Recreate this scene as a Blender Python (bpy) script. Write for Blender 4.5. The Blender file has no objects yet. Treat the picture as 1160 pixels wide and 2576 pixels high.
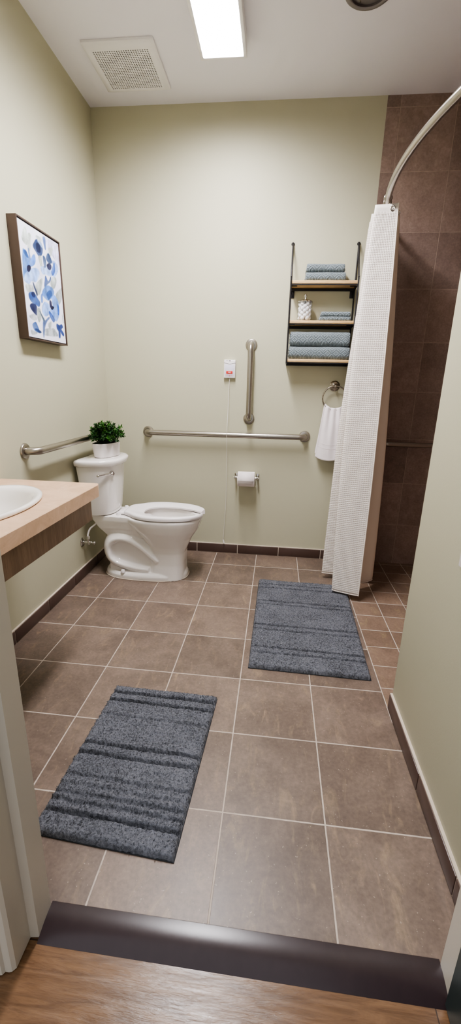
import bpy, bmesh, math, random
from mathutils import Vector, noise, Matrix
random.seed(7)
C = bpy.context.scene.collection
PI = math.pi
# ------------------------------------------------------------------ helpers
ORG = {}
def tag(o, label=None, cat=None, group=None, kind=None):
    if label: o['label'] = label
    if cat: o['category'] = cat
    if group: o['group'] = group
    if kind: o['kind'] = kind
    return o
def thing(name, loc, label, cat, group=None):
    o = bpy.data.objects.new(name, None); C.objects.link(o)
    o.empty_display_size = .05
    o.location = loc; ORG[o.name] = Vector(loc)
    return tag(o, label, cat, group)
def obj(name, bm, mats, parent=None, sharp=38, recalc=True, origin=None):
    """Link a bmesh given in world coordinates as one mesh object."""
    if recalc: bmesh.ops.recalc_face_normals(bm, faces=bm.faces)
    L = ORG[parent.name] if parent is not None else (Vector(origin) if origin is not None else Vector((0, 0, 0)))
    if L.length: bmesh.ops.translate(bm, vec=-L, verts=bm.verts)
    me = bpy.data.meshes.new(name); bm.to_mesh(me); bm.free()
    for m in (mats if isinstance(mats, (list, tuple)) else [mats]): me.materials.append(m)
    me.shade_smooth(); me.set_sharp_from_angle(angle=math.radians(sharp))
    o = bpy.data.objects.new(name, me); C.objects.link(o)
    ORG[o.name] = L
    if parent is not None: o.parent = parent
    else: o.location = L
    return o
def struct(name, bm, mats, label, **k):
    return tag(obj(name, bm, mats, **k), label, None, None, 'structure')
def box(bm, x0, x1, y0, y1, z0, z1, bev=0, mi=0, seg=2):
    vs = [bm.verts.new((x, y, z)) for x in (x0, x1) for y in (y0, y1) for z in (z0, z1)]
    fs = [bm.faces.new([vs[i] for i in q]) for q in ((0,1,3,2),(4,6,7,5),(0,4,5,1),(2,3,7,6),(0,2,6,4),(1,5,7,3))]
    bmesh.ops.recalc_face_normals(bm, faces=fs)
    for f in fs: f.material_index = mi
    if bev:
        es = list({e for f in fs for e in f.edges})
        r = bmesh.ops.bevel(bm, geom=es, offset=bev, segments=seg, profile=.5, affect='EDGES')
        for f in r['faces']: f.material_index = mi
    return bm
def B(): return bmesh.new()
def loft(bm, rings, cap0=True, cap1=True, closed=True, mi=0, uv=None):
    R = [[bm.verts.new(p) for p in r] for r in rings]
    n = len(R[0]); m = n if closed else n-1
    for a, b in zip(R, R[1:]):
        for i in range(m):
            j = (i+1) % n
            f = bm.faces.new((a[i], a[j], b[j], b[i])); f.material_index = mi
    if cap0: bm.faces.new(R[0][::-1]).material_index = mi
    if cap1: bm.faces.new(R[-1]).material_index = mi
    return R
def frames(pts):
    """Parallel-transport frames along a polyline."""
    pts = [Vector(p) for p in pts]; T = []
    for i in range(len(pts)):
        a = pts[max(i-1, 0)]; b = pts[min(i+1, len(pts)-1)]
        T.append((b-a).normalized())
    u = T[0].orthogonal().normalized(); out = []
    for i, t in enumerate(T):
        u = (u - t*u.dot(t)); u = u.normalized() if u.length > 1e-6 else t.orthogonal().normalized()
        out.append((pts[i], u, t.cross(u)))
    return out
def tube(bm, pts, r, seg=16, caps=True, mi=0, r2=None):
    rings = []
    n = len(pts)
    for k, (p, u, v) in enumerate(frames(pts)):
        rr = r if r2 is None else r + (r2-r)*k/(n-1)
        rings.append([p + u*(rr*math.cos(2*PI*i/seg)) + v*(rr*math.sin(2*PI*i/seg)) for i in range(seg)])
    loft(bm, rings, caps, caps, mi=mi)
def lathe(bm, prof, c, axis='z', seg=32, mi=0, cap0=True, cap1=True):
    """prof: list of (radius, distance along axis) from centre c."""
    c = Vector(c)
    A = {'x': (Vector((0,1,0)), Vector((0,0,1)), Vector((1,0,0))), 'y': (Vector((0,0,1)), Vector((1,0,0)), Vector((0,1,0))), 'z': (Vector((1,0,0)), Vector((0,1,0)), Vector((0,0,1)))}[axis]
    rings = [[c + A[0]*(r*math.cos(2*PI*i/seg)) + A[1]*(r*math.sin(2*PI*i/seg)) + A[2]*h for i in range(seg)] for r, h in prof]
    loft(bm, rings, cap0, cap1, mi=mi)
def ball(bm, c, r, sx=1, sy=1, sz=1, sub=2):
    d = bmesh.ops.create_icosphere(bm, subdivisions=sub, radius=r)
    for v in d['verts']: v.co = Vector((v.co.x*sx, v.co.y*sy, v.co.z*sz)) + Vector(c)
    return d['verts']
def spline(P, n=8):
    """Catmull-Rom through P."""
    P = [Vector(p) for p in P]; out = []
    for i in range(len(P)-1):
        p0 = P[max(i-1, 0)]; p1 = P[i]; p2 = P[i+1]; p3 = P[min(i+2, len(P)-1)]
        for k in range(n):
            t = k/n
            out.append(.5*((2*p1)+(p2-p0)*t+(2*p0-5*p1+4*p2-p3)*t*t+(3*p1-p0-3*p2+p3)*t**3))
    out.append(P[-1]); return out
def bent(a, b, wall, off, rad, n=8):
    """Grab-bar path: from the wall at a, out by off, along to b, back to the wall; wall = unit vector into the room."""
    a = Vector(a); b = Vector(b); w = Vector(wall); d = (b-a).normalized(); P = [a.copy()]
    for k in range(n+1):
        t = PI/2*k/n; P.append(a + w*(off-rad+rad*math.sin(t)) + d*(rad-rad*math.cos(t)))
    for k in range(n+1):
        t = PI/2*k/n; P.append(b + w*(off-rad+rad*math.cos(t)) - d*(rad-rad*math.sin(t)))
    P.append(b.copy()); return P
def sell(a0, a1, b, c, z, n=48, e=2.3):
    """Egg outline in plan: semi-axis a1 towards +x, a0 towards -x, b sideways, superellipse exponent e."""
    out = []
    for i in range(n):
        t = 2*PI*i/n; ct, st = math.cos(t), math.sin(t)
        x = (a1 if ct > 0 else a0)*math.copysign(abs(ct)**(2/e), ct); y = b*math.copysign(abs(st)**(2/e), st)
        out.append((c[0]+x, c[1]+y, z))
    return out
# ------------------------------------------------------------------ materials
def srgb(r, g, b):
    f = lambda c: (c/255/12.92) if c/255 <= .04045 else ((c/255+.055)/1.055)**2.4
    return (f(r), f(g), f(b), 1)
class NT:
    def __init__(s, name):
        s.m = bpy.data.materials.new(name); s.m.use_nodes = True; s.t = s.m.node_tree
        s.p = s.t.nodes['Principled BSDF']; s.out = s.t.nodes['Material Output']
    def n(s, typ, **k):
        o = s.t.nodes.new(typ)
        for a, v in k.items(): setattr(o, a, v)
        return o
    def set(s, sock, v):
        if isinstance(v, bpy.types.NodeSocket): s.t.links.new(v, sock)
        elif v is not None: sock.default_value = v
    def math(s, op, a, b=None, c=None, clamp=False):
        o = s.n('ShaderNodeMath', operation=op, use_clamp=clamp)
        for i, v in enumerate((a, b, c)):
            if v is not None: s.set(o.inputs[i], v)
        return o.outputs[0]
    def mix(s, f, a, b, mode='MIX'):
        o = s.n('ShaderNodeMix', data_type='RGBA', blend_type=mode)
        s.set(o.inputs[0], f); s.set(o.inputs[6], a); s.set(o.inputs[7], b); return o.outputs[2]
    def ss(s, v, lo, hi, a=0., b=1.):
        o = s.n('ShaderNodeMapRange', interpolation_type='SMOOTHSTEP')
        s.set(o.inputs[0], v); s.set(o.inputs[1], lo); s.set(o.inputs[2], hi); s.set(o.inputs[3], a); s.set(o.inputs[4], b); return o.outputs[0]
    def noise(s, vec, scale, detail=3, rough=.5, dist=0):
        o = s.n('ShaderNodeTexNoise'); s.set(o.inputs['Vector'], vec)
        o.inputs['Scale'].default_value = scale; o.inputs['Detail'].default_value = detail; o.inputs['Roughness'].default_value = rough; o.inputs['Distortion'].default_value = dist
        return o.outputs['Fac']
    def pos(s): return s.n('ShaderNodeNewGeometry').outputs['Position']
    def objc(s): return s.n('ShaderNodeTexCoord').outputs['Object']
    def xyz(s, v):
        o = s.n('ShaderNodeSeparateXYZ'); s.set(o.inputs[0], v); return o.outputs
    def comb(s, x, y, z=0.):
        o = s.n('ShaderNodeCombineXYZ'); s.set(o.inputs[0], x); s.set(o.inputs[1], y); s.set(o.inputs[2], z); return o.outputs[0]
    def vmul(s, v, k):
        o = s.n('ShaderNodeVectorMath', operation='MULTIPLY'); s.set(o.inputs[0], v); o.inputs[1].default_value = k; return o.outputs[0]
    def bump(s, h, strength=.3, dist=.002, normal=None):
        o = s.n('ShaderNodeBump'); o.inputs['Strength'].default_value = strength; o.inputs['Distance'].default_value = dist
        s.set(o.inputs['Height'], h)
        if normal is not None: s.set(o.inputs['Normal'], normal)
        s.t.links.new(o.outputs[0], s.p.inputs['Normal']); return o.outputs[0]
    def fin(s, col=None, rough=None, metal=None, spec=None, **k):
        s.set(s.p.inputs['Base Color'], col); s.set(s.p.inputs['Roughness'], rough); s.set(s.p.inputs['Metallic'], metal); s.set(s.p.inputs['Specular IOR Level'], spec)
        for a, v in k.items(): s.set(s.p.inputs[a.replace('_', ' ')], v)
        return s.m
def plain(name, col, rough=.5, metal=0., spec=.5, var=.06, scale=9., bump=0., bscale=200., **k):
    t = NT(name); c = srgb(*col); p = t.objc()
    n = t.noise(p, scale, 3)
    d = tuple(x*(1-var) for x in c[:3])+(1,); h = tuple(min(1, x*(1+var)) for x in c[:3])+(1,)
    if bump: t.bump(t.noise(p, bscale, 2), bump, .001)
    return t.fin(t.mix(n, d, h), rough, metal, spec, **k)
def paint(name, col, var=.02):
    t = NT(name); p = t.pos(); c = srgb(*col); n = t.noise(p, 1.3, 2)
    t.bump(t.noise(p, 170, 3), .10, .002)
    return t.fin(t.mix(n, tuple(x*(1-var) for x in c[:3])+(1,), tuple(x*(1+var) for x in c[:3])+(1,)), .55, 0, .3)
def tile(name, ax, u0, v0, s, cols, grout, gw=.0024, rough=.38, seed=0., contrast=1.):
    t = NT(name); P = t.pos(); q = t.xyz(P)
    u = t.math('DIVIDE', t.math('SUBTRACT', q[ax[0]], u0), s); v = t.math('DIVIDE', t.math('SUBTRACT', q[ax[1]], v0), s)
    fu = t.math('FRACT', u); fv = t.math('FRACT', v)
    du = t.math('MULTIPLY', t.math('MINIMUM', fu, t.math('SUBTRACT', 1., fu)), s); dv = t.math('MULTIPLY', t.math('MINIMUM', fv, t.math('SUBTRACT', 1., fv)), s)
    d = t.math('ADD', t.math('MINIMUM', du, dv), t.math('MULTIPLY', t.math('SUBTRACT', t.noise(P, 60, 2), .5), .0012))
    g = t.ss(d, gw*.75, gw*1.25)                       # 0 in the joint, 1 on the tile
    cell = t.comb(t.math('FLOOR', u), t.math('FLOOR', v), seed)
    w = t.n('ShaderNodeTexWhiteNoise', noise_dimensions='3D'); t.set(w.inputs['Vector'], cell)
    sh = t.n('ShaderNodeVectorMath', operation='ADD'); t.set(sh.inputs[0], P)
    sc = t.n('ShaderNodeVectorMath', operation='SCALE'); t.set(sc.inputs[0], w.outputs['Color']); sc.inputs['Scale'].default_value = 7.; t.set(sh.inputs[1], sc.outputs[0])
    sp = sh.outputs[0]
    n1 = t.noise(sp, 4.5, 5, .6, .6); n2 = t.noise(t.vmul(sp, (9, 3, 6)), 2.4, 6, .65, 1.2); n3 = t.noise(sp, 90, 3, .6)
    a, b, c = [srgb(*x) for x in cols]
    col = t.mix(t.ss(n1, .32, .68), a, b)
    col = t.mix(t.ss(n2, .52, .75, 0, .75*contrast), col, c)
    k = t.math('ADD', .84, t.math('MULTIPLY', w.outputs['Value'], .26))
    k = t.math('MULTIPLY', k, t.math('ADD', .66, t.math('MULTIPLY', n3, .66)))
    n4 = t.noise(sp, 22, 5, .65); k = t.math('MULTIPLY', k, t.math('ADD', .72, t.math('MULTIPLY', n4, .56)))
    kk = t.comb(k, k, k)
    col = t.mix(1., col, kk, 'MULTIPLY')
    fleck = t.ss(t.noise(sp, 150, 1), .73, .78, 0, .35)
    col = t.mix(fleck, col, srgb(205, 192, 175))
    gn = t.noise(P, 35, 3)
    gc = t.mix(t.ss(gn, .3, .7), tuple(x*.8 for x in srgb(*grout)[:3])+(1,), srgb(*grout))
    col = t.mix(g, gc, col)
    h = t.math('ADD', t.math('MULTIPLY', g, 1.), t.math('MULTIPLY', n2, .12))
    h = t.math('ADD', h, t.math('MULTIPLY', n3, .08))
    t.bump(h, .55, .0016)
    r = t.math('ADD', t.math('MULTIPLY', t.math('SUBTRACT', 1., g), .45), t.math('ADD', rough, t.math('MULTIPLY', t.math('SUBTRACT', n1, .5), .18)))
    return t.fin(col, r, 0, .45)
def steel(name, col=(176, 170, 162), rough=.3, axis=(1, 1, 40)):
    t = NT(name); n = t.noise(t.vmul(t.objc(), axis), 30, 3)
    return t.fin(t.mix(n, tuple(x*.85 for x in srgb(*col)[:3])+(1,), srgb(*col)), t.math('ADD', rough-.06, t.math('MULTIPLY', n, .12)), 1., .5)
def wood(name, cols, axis=(2, 30, 30), rough=.5, scale=3., world=True, bump=.15):
    t = NT(name); p = t.vmul(t.pos() if world else t.objc(), axis)
    n1 = t.noise(p, scale, 6, .65, .8); n2 = t.noise(p, scale*5, 3, .6)
    col = t.mix(t.ss(n1, .3, .7), srgb(*cols[0]), srgb(*cols[1])); col = t.mix(t.ss(n2, .45, .75, 0, .5), col, srgb(*cols[2]))
    t.bump(n2, bump, .001)
    return t.fin(col, rough, 0, .4)
M = {}
M['green'] = paint('sage green wall paint', (190, 187, 164))
M['ceil'] = paint('ceiling paint', (240, 238, 246))
M['white_trim'] = plain('trim paint', (196, 188, 174), .35, var=.02)
M['floor'] = tile('floor tile', (0, 1), .2011, -.225, .3007, [(112, 97, 87), (131, 114, 102), (145, 126, 106)], (200, 186, 174), gw=.0023, contrast=1.25)
M['shfloor'] = tile('shower floor tile', (0, 1), 1.7015, -1.402, .1515, [(124, 104, 90), (140, 118, 102), (158, 138, 108)], (204, 192, 180), gw=.0022, seed=3.)
M['shwall'] = tile('shower wall tile', (0, 2), 1.793, 1.206, .304, [(140, 120, 110), (153, 132, 122), (164, 145, 130)], (180, 158, 142), gw=.0018, seed=5., rough=.33, contrast=.7)
M['shwall_s'] = tile('shower side wall tile', (1, 2), 0., 1.206, .304, [(140, 120, 110), (153, 132, 122), (164, 145, 130)], (180, 158, 142), gw=.0018, seed=6., rough=.33, contrast=.7)
M['basetile'] = plain('base tile', (84, 66, 60), .3, var=.12, scale=14)
M['grout'] = plain('grout', (205, 192, 178), .85, var=.12, scale=40)
M['porcelain'] = plain('porcelain', (240, 236, 233), .09, spec=.6, var=.01, Coat_Weight=.5, Coat_Roughness=.05)
M['plastic'] = plain('white plastic', (238, 233, 234), .25, var=.01)
M['steel'] = steel('brushed steel')
M['chrome'] = steel('chrome', (215, 213, 210), .12)
M['nickel'] = steel('satin nickel', (168, 158, 146), .27)
M['black'] = plain('black iron', (38, 35, 38), .45, .3)
M['shelfwood'] = wood('shelf wood', [(200, 166, 118), (222, 190, 142), (172, 136, 96)], (4, 40, 40), .55)
M['canvasframe'] = plain('bronze brown frame', (78, 62, 54), .45, .1, var=.1)
def canvas_mat():
    t = NT('painted canvas'); a = t.n('ShaderNodeVertexColor', layer_name='paint')
    t.bump(t.noise(t.objc(), 700, 2), .15, .0008)
    return t.fin(a.outputs['Color'], .7, 0, .3)
M['canvas'] = canvas_mat()
def laminate():
    t = NT('beige stone laminate'); p = t.objc(); n1 = t.noise(p, 9, 6, .65, 1.); n2 = t.noise(p, 34, 4, .7, .5)
    c = t.mix(t.ss(n1, .3, .7), srgb(196, 162, 132), srgb(214, 181, 153)); c = t.mix(t.ss(n2, .58, .72, 0, .55), c, srgb(224, 204, 182)); c = t.mix(t.ss(n2, .28, .38, .45, 0), c, srgb(170, 142, 118))
    return t.fin(c, .35, 0, .45)
M['laminate'] = laminate()
M['apron'] = wood('walnut laminate', [(128, 106, 88), (152, 128, 107), (110, 90, 74)], (5, 5, .6), .5, 6.)
M['tread'] = plain('dark vinyl', (52, 40, 42), .26, var=.15, scale=25, bump=.05)
def hallwood():
    t = NT('hall vinyl plank'); P = t.pos(); q = t.xyz(P)
    v = t.math('DIVIDE', t.math('ADD', q[1], 2.372), .2); row = t.math('FLOOR', v)
    u = t.math('DIVIDE', t.math('ADD', t.math('SUBTRACT', q[0], 1.165), t.math('MULTIPLY', row, .43)), 1.22)
    fu = t.math('FRACT', u); fv = t.math('FRACT', v)
    d = t.math('MINIMUM', t.math('MULTIPLY', t.math('MINIMUM', fu, t.math('SUBTRACT', 1., fu)), 1.22), t.math('MULTIPLY', t.math('MINIMUM', fv, t.math('SUBTRACT', 1., fv)), .2))
    w = t.n('ShaderNodeTexWhiteNoise', noise_dimensions='3D'); t.set(w.inputs['Vector'], t.comb(t.math('FLOOR', u), row, 2.))
    sh = t.n('ShaderNodeVectorMath', operation='ADD'); t.set(sh.inputs[0], t.vmul(P, (3, 24, 1))); t.set(sh.inputs[1], w.outputs['Color'])
    n1 = t.noise(sh.outputs[0], 2.2, 7, .62, 1.0); n2 = t.noise(sh.outputs[0], 9, 4, .6, .4)
    c = t.mix(t.ss(n1, .28, .72), srgb(94, 69, 48), srgb(130, 99, 72)); c = t.mix(t.ss(n2, .5, .78, 0, .6), c, srgb(88, 58, 34))
    g = t.ss(d, .0008, .0018); c = t.mix(g, srgb(60, 44, 32), c)
    t.bump(t.math('ADD', n2, t.math('MULTIPLY', n1, 1.4)), .3, .002)
    return t.fin(c, t.math('ADD', .17, t.math('MULTIPLY', n2, .14)), 0, .4)
M['hall'] = hallwood()
M['door'] = plain('dark green door paint', (44, 58, 56), .4, var=.05)
M['red'] = plain('red plastic', (214, 58, 52), .35)
M['ink'] = plain('grey print', (120, 116, 122), .5)
M['redink'] = plain('red print', (200, 70, 80), .5)
M['panel'] = plain('pale grey face', (214, 212, 226), .35, var=.01)
M['tissue'] = plain('tissue paper', (238, 230, 230), .9, spec=.1, var=.03, bump=.3, bscale=260)
M['cotton'] = plain('cotton', (244, 240, 242), .95, spec=.05, var=.03, bump=.6, bscale=500)
M['whitepot'] = plain('white ceramic', (236, 230, 230), .3, var=.02)
M['soil'] = plain('dark moss', (38, 46, 28), .9, var=.3, scale=60)
def leafmat():
    t = NT('leaf'); a = t.n('ShaderNodeVertexColor', layer_name='tint')
    return t.fin(a.outputs['Color'], .42, 0, .45)
M['leaf'] = leafmat()
def towelmat(name, col):
    t = NT(name); p = t.objc(); q = t.xyz(p)
    u = t.math('ABSOLUTE', t.math('SUBTRACT', t.math('FRACT', t.math('DIVIDE', q[0], .052)), .5))
    v = t.math('ABSOLUTE', t.math('SUBTRACT', t.math('FRACT', t.math('ADD', t.math('DIVIDE', t.math('ADD', q[2], t.math('MULTIPLY', q[1], .8)), .046), .25)), .5))
    d = t.math('ADD', u, v)
    h = t.math('SINE', t.math('MULTIPLY', d, 19.))
    f = t.noise(p, 420, 3)
    wob = t.noise(p, 40, 2)
    h = t.math('MULTIPLY', t.ss(h, -.5, .6), t.math('ADD', .5, wob))
    c = srgb(*col); dk = tuple(x*.72 for x in c[:3])+(1,)
    t.bump(t.math('ADD', h, t.math('MULTIPLY', f, .5)), .9, .005)
    return t.fin(t.mix(h, dk, c), .95, 0, .1, Sheen_Weight=.25)
M['towel'] = towelmat('blue grey jacquard towel', (136, 148, 154))
M['terry'] = plain('white terry', (240, 232, 234), .95, spec=.05, var=.03, bump=.7, bscale=420, Sheen_Weight=.2)
def waffle():
    t = NT('waffle weave curtain'); uv = t.n('ShaderNodeTexCoord').outputs['UV']; q = t.xyz(uv)
    p = .0112
    a = t.math('ABSOLUTE', t.math('SINE', t.math('MULTIPLY', q[0], PI/p))); b = t.math('ABSOLUTE', t.math('SINE', t.math('MULTIPLY', q[1], PI/p)))
    m = t.math('MULTIPLY', a, b)
    top = t.ss(q[1], 2.015, 2.03)               # plain header band above the waffle weave
    m = t.mix(top, t.comb(m, m, m), (1, 1, 1, 1)); mm = t.xyz(m)[0]
    t.bump(t.math('SUBTRACT', 1., mm), .8, .0022)
    col = t.mix(mm, srgb(248, 242, 236), srgb(232, 222, 214))
    col = t.mix(top, col, srgb(248, 242, 236))
    d = t.n('ShaderNodeBsdfTranslucent'); t.set(d.inputs['Color'], col)
    t.fin(col, .9, 0, .1)
    mx = t.n('ShaderNodeMixShader'); mx.inputs[0].default_value = .12
    t.t.links.new(t.p.outputs[0], mx.inputs[1]); t.t.links.new(d.outputs[0], mx.inputs[2]); t.t.links.new(mx.outputs[0], t.out.inputs[0])
    return t.m
M['waffle'] = waffle()
def matpile(name, col):
    t = NT(name); p = t.objc(); n = t.noise(p, 130, 4, .65); n2 = t.noise(p, 9, 4, .6)
    c = srgb(*col)
    cc = t.mix(t.ss(n, .3, .7), tuple(x*.45 for x in c[:3])+(1,), tuple(x*1.3 for x in c[:3])+(1,)); cc = t.mix(t.ss(n2, .35, .7, 0, .35), cc, tuple(x*1.5 for x in c[:3])+(1,))
    t.bump(n, .8, .004)
    return t.fin(cc, 1., 0, .05, Sheen_Weight=.12)
M['mat'] = matpile('slate grey cotton pile', (104, 106, 113))
M['matback'] = plain('mat backing', (52, 54, 58), .9)
def glass():
    t = NT('clear glass'); t.t.nodes.remove(t.p)
    tr = t.n('ShaderNodeBsdfTransparent'); tr.inputs[0].default_value = (.95, .96, .96, 1)
    gl = t.n('ShaderNodeBsdfGlossy'); gl.inputs['Roughness'].default_value = .03
    lw = t.n('ShaderNodeLayerWeight'); lw.inputs[0].default_value = .25
    fr = t.math('ADD', .03, t.math('MULTIPLY', t.math('POWER', lw.outputs['Facing'], 3.), .5))
    mx = t.n('ShaderNodeMixShader'); t.t.links.new(fr, mx.inputs[0]); t.t.links.new(tr.outputs[0], mx.inputs[1]); t.t.links.new(gl.outputs[0], mx.inputs[2]); t.t.links.new(mx.outputs[0], t.out.inputs[0])
    return t.m
M['glass'] = glass()
def glow(name, col, s):
    # prismatic diffuser: bright straight down, dimmer at grazing angles, as such lenses are
    t = NT(name); g = t.n('ShaderNodeNewGeometry'); d = t.n('ShaderNodeVectorMath', operation='DOT_PRODUCT')
    t.set(d.inputs[0], g.outputs['Normal']); t.set(d.inputs[1], g.outputs['Incoming'])
    e = t.math('MULTIPLY', t.ss(d.outputs['Value'], .10, .60, .12, 1.0), s)
    return t.fin(srgb(*col), .4, 0, .3, Emission_Color=srgb(*col), Emission_Strength=e)
LIGHT = 36.
M['lens'] = glow('lit diffuser', (250, 247, 250), LIGHT)
M['fanwhite'] = plain('vent white', (238, 236, 238), .4, var=.02)
M['fangrey'] = plain('vent interior', (52, 49, 47), .7, var=.3, scale=30)
M['greycan'] = plain('grey metal can', (128, 122, 122), .35, .5, var=.15)

# ------------------------------------------------------------------ the setting
H = 2.782
YF = -2.315                                   # room face of the front wall
YB = -2.43                                    # its hall face
b = B(); box(b, -.12, 1.70, YF, .12, -.12, 0); box(b, 1.70, 1.83, YF, -1.60, -.12, 0); struct('floor', b, M['floor'], 'brown stone-look tile bathroom floor with pale grout')
b = B(); box(b, 1.70, 2.75, -1.60, .12, -.12, 0); struct('floor_shower', b, M['shfloor'], 'shower floor of small brown tiles')
b = B(); box(b, -1.4, 3.2, -4.6, YF, -.12, -.015); struct('floor_hallway', b, M['hall'], 'brown wood-look plank hall floor')
b = B(); box(b, -.12, 2.87, YB, .12, H, H+.12); struct('ceiling', b, M['ceil'], 'off-white painted ceiling')
b = B(); box(b, -.12, 0, YF, .12, 0, H); struct('wall_left', b, M['green'], 'sage green wall behind toilet tank and counter')
b = B(); box(b, 0, 1.7177, 0, .12, 0, H); struct('wall_back', b, M['green'], 'sage green far wall with grab bars and shelf')
b = B(); box(b, 1.7177, 2.75, 0, .12, 0, H); struct('wall_shower_back', b, M['shwall'], 'brown tiled shower wall')
b = B(); box(b, 2.75, 2.87, -1.64, .12, 0, H); struct('wall_shower_side', b, M['shwall_s'], 'brown tiled shower side wall')
b = B(); box(b, 1.83, 2.75, -1.64, -1.52, 0, H); struct('wall_shower_front', b, M['shwall'], 'tiled shower wall nearest the door')
b = B(); box(b, 1.712, 1.83, YB, -1.52, 0, H, .004); struct('wall_right', b, M['green'], 'sage green partition wall beside the shower')
b = B(); box(b, -.12, .66, YB, YF, -.02, H); box(b, .66, 1.685, YB, YF, 2.12, H); box(b, 1.685, 1.712, YB, YF, -.02, H)
struct('wall_front', b, M['green'], 'wall around the doorway')
# tile skirting: a grout bed with separate cover tiles in it, one mesh per wall
def skirting(name, label, p0, p1, nrm, joints):
    b = B(); d = Vector(p1)-Vector(p0); L = d.length; d.normalize(); n = Vector(nrm)
    def blk(s0, s1, t0, t1, z0, z1, mi, bev):
        P0 = Vector(p0)+d*s0+n*t0; P1 = Vector(p0)+d*s1+n*t1
        box(b, min(P0.x, P1.x), max(P0.x, P1.x), min(P0.y, P1.y), max(P0.y, P1.y), z0, z1, bev, mi)
    blk(0, L, 0, .009, 0, .074, 1, 0)
    J = [0]+[j for j in joints if 0 < j < L]+[L]
    for a, c in zip(J, J[1:]):
        if c-a > .01: blk(a+.002, c-.002, 0, .012, .003, .070, 0, .0025)
    return struct(name, b, [M['basetile'], M['grout']], label)
skirting('baseboard_back', 'dark brown tile skirting under the far wall', (0, 0, 0), (1.7177, 0, 0), (0, -1, 0), [.03, .339, .648, .957, 1.265, 1.575])
skirting('baseboard_left', 'dark brown tile skirting under the left wall', (0, -.013, 0), (0, YF, 0), (1, 0, 0), [.06, .353, .694, 1.003, 1.312, 1.62, 1.93])
skirting('baseboard_right', 'dark brown tile skirting under the right partition', (1.712, -1.522, 0), (1.712, YF, 0), (-1, 0, 0), [.363, .652])
# vinyl reducer between tile and plank
b = B(); prof = [(YF+.012, .0005), (YF+.010, .003), (YF, .0035), (YF-.012, .003), (YF-.030, .000), (YF-.048, -.006), (YF-.060, -.0125), (YF-.064, -.0148), (YF-.064, -.03), (YF+.012, -.03)]
loft(b, [[(x, y, z) for y, z in prof] for x in (.7195, 1.6255)]); struct('trim_1', b, M['tread'], 'dark brown vinyl threshold strip in the doorway')
# steel door frame: stop, rebate and casing each side
def jamb(x, s, name, label):
    b = B()
    P = [(0, YF+.002), (0, -2.368), (-.020, -2.3705), (-.020, -2.424), (-.026, -2.431), (-.032, -2.433), (-.040, -2.433), (-.044, -2.439), (-.056, -2.441), (-.060, -2.447), (-.095, -2.449), (-.095, YB), (-.06, YB), (-.06, YF+.002), (-.006, YF+.004)]
    loft(b, [[(x+s*px, y, z) for px, y in P] for z in (-.012, 2.115)])
    return struct(name, b, M['white_trim'], label, sharp=25)
jamb(.72, 1, 'trim_2', 'painted door frame, left side'); jamb(1.625, -1, 'trim_3', 'painted door frame, right side')
# open door, hinged on the right side, swung out into the hall
b = B(); box(b, 1.6135, 1.655, -3.24, -2.374, -.006, 2.08, .002)
d = struct('door_1', b, M['door'], 'dark green door standing open at the right')
b = B(); lathe(b, [(.026, 0), (.026, .006), (.010, .008), (.010, .04)], (1.6135, -3.17, .98), 'x', 20)
for v in b.verts: v.co.x = 2*1.6135-v.co.x
tube(b, [(1.577, -3.17, .98), (1.576, -3.13, .98), (1.578, -3.06, .98)], .009, 12); obj('door_handle', b, M['nickel'], d)

# ------------------------------------------------------------------ on the ceiling
t = thing('ceiling_light', (.852, -.98, H), 'long white rectangular ceiling light, switched on', 'ceiling light')
X0, X1, Y0, Y1 = .742, .966, -1.64, -.428
b = B(); box(b, X0, X1, Y0, Y1, H-.030, H-.0002, .006)
for (x0, x1, y0, y1) in ((X0, X0+.016, Y0, Y1), (X1-.016, X1, Y0, Y1), (X0+.016, X1-.016, Y0, Y0+.016), (X0+.016, X1-.016, Y1-.016, Y1)): box(b, x0, x1, y0, y1, H-.062, H-.028, .003)
obj('frame', b, M['fanwhite'], t)
b = B(); box(b, X0+.0175, X1-.0175, Y0+.0175, Y1-.0175, H-.0605, H-.031, .004, 0, 2); tag(obj('diffuser', b, M['lens'], t), 'glowing white diffuser')

t = thing('exhaust_fan', (.346, -.32, H), 'square white exhaust fan cover with perforated grille in the ceiling corner', 'exhaust fan')
b = B()
ox0, ox1, oy0, oy1 = .168, .524, -.498, -.144; ix0, ix1, iy0, iy1 = .206, .488, -.452, -.180
def ringpts(x0, x1, y0, y1, z): return [(x0, y0, z), (x1, y0, z), (x1, y1, z), (x0, y1, z)]
loft(b, [ringpts(ix0, ix1, iy0, iy1, H-.004), ringpts(ix0, ix1, iy0, iy1, H-.020), ringpts(ix0-.006, ix1+.006, iy0-.006, iy1+.006, H-.022), ringpts(ox0+.012, ox1-.012, oy0+.012, oy1-.012, H-.018), ringpts(ox0, ox1, oy0, oy1, H-.010), ringpts(ox0, ox1, oy0, oy1, H-.0005)], False, False)
obj('frame', b, M['fanwhite'], t)
b = B(); n = 24; px = (ix1-ix0)/n; py = (iy1-iy0)/n; z0, z1 = H-.0195, H-.017
for i in range(n+1):
    x = ix0+px*i; w = px*.215; box(b, max(x-w, ix0), min(x+w, ix1), iy0, iy1, z0, z1)
    y = iy0+py*i; w = py*.215; box(b, ix0, ix1, max(y-w, iy0), min(y+w, iy1), z0+.0002, z1-.0002)
tag(obj('grille', b, M['fanwhite'], t), 'perforated grille of small square holes')
b = B(); box(b, ix0, ix1, iy0, iy1, H-.004, H-.0005); cx, cy = .352, -.30
for k in range(4):
    a = k*PI/2+.5; box(b, cx+.05*math.cos(a)-.018, cx+.05*math.cos(a)+.018, cy+.05*math.sin(a)-.012, cy+.05*math.sin(a)+.012, H-.014, H-.004, .002)
tag(obj('fan_interior', b, M['fangrey'], t), 'dim grey interior behind the grille')

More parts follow.
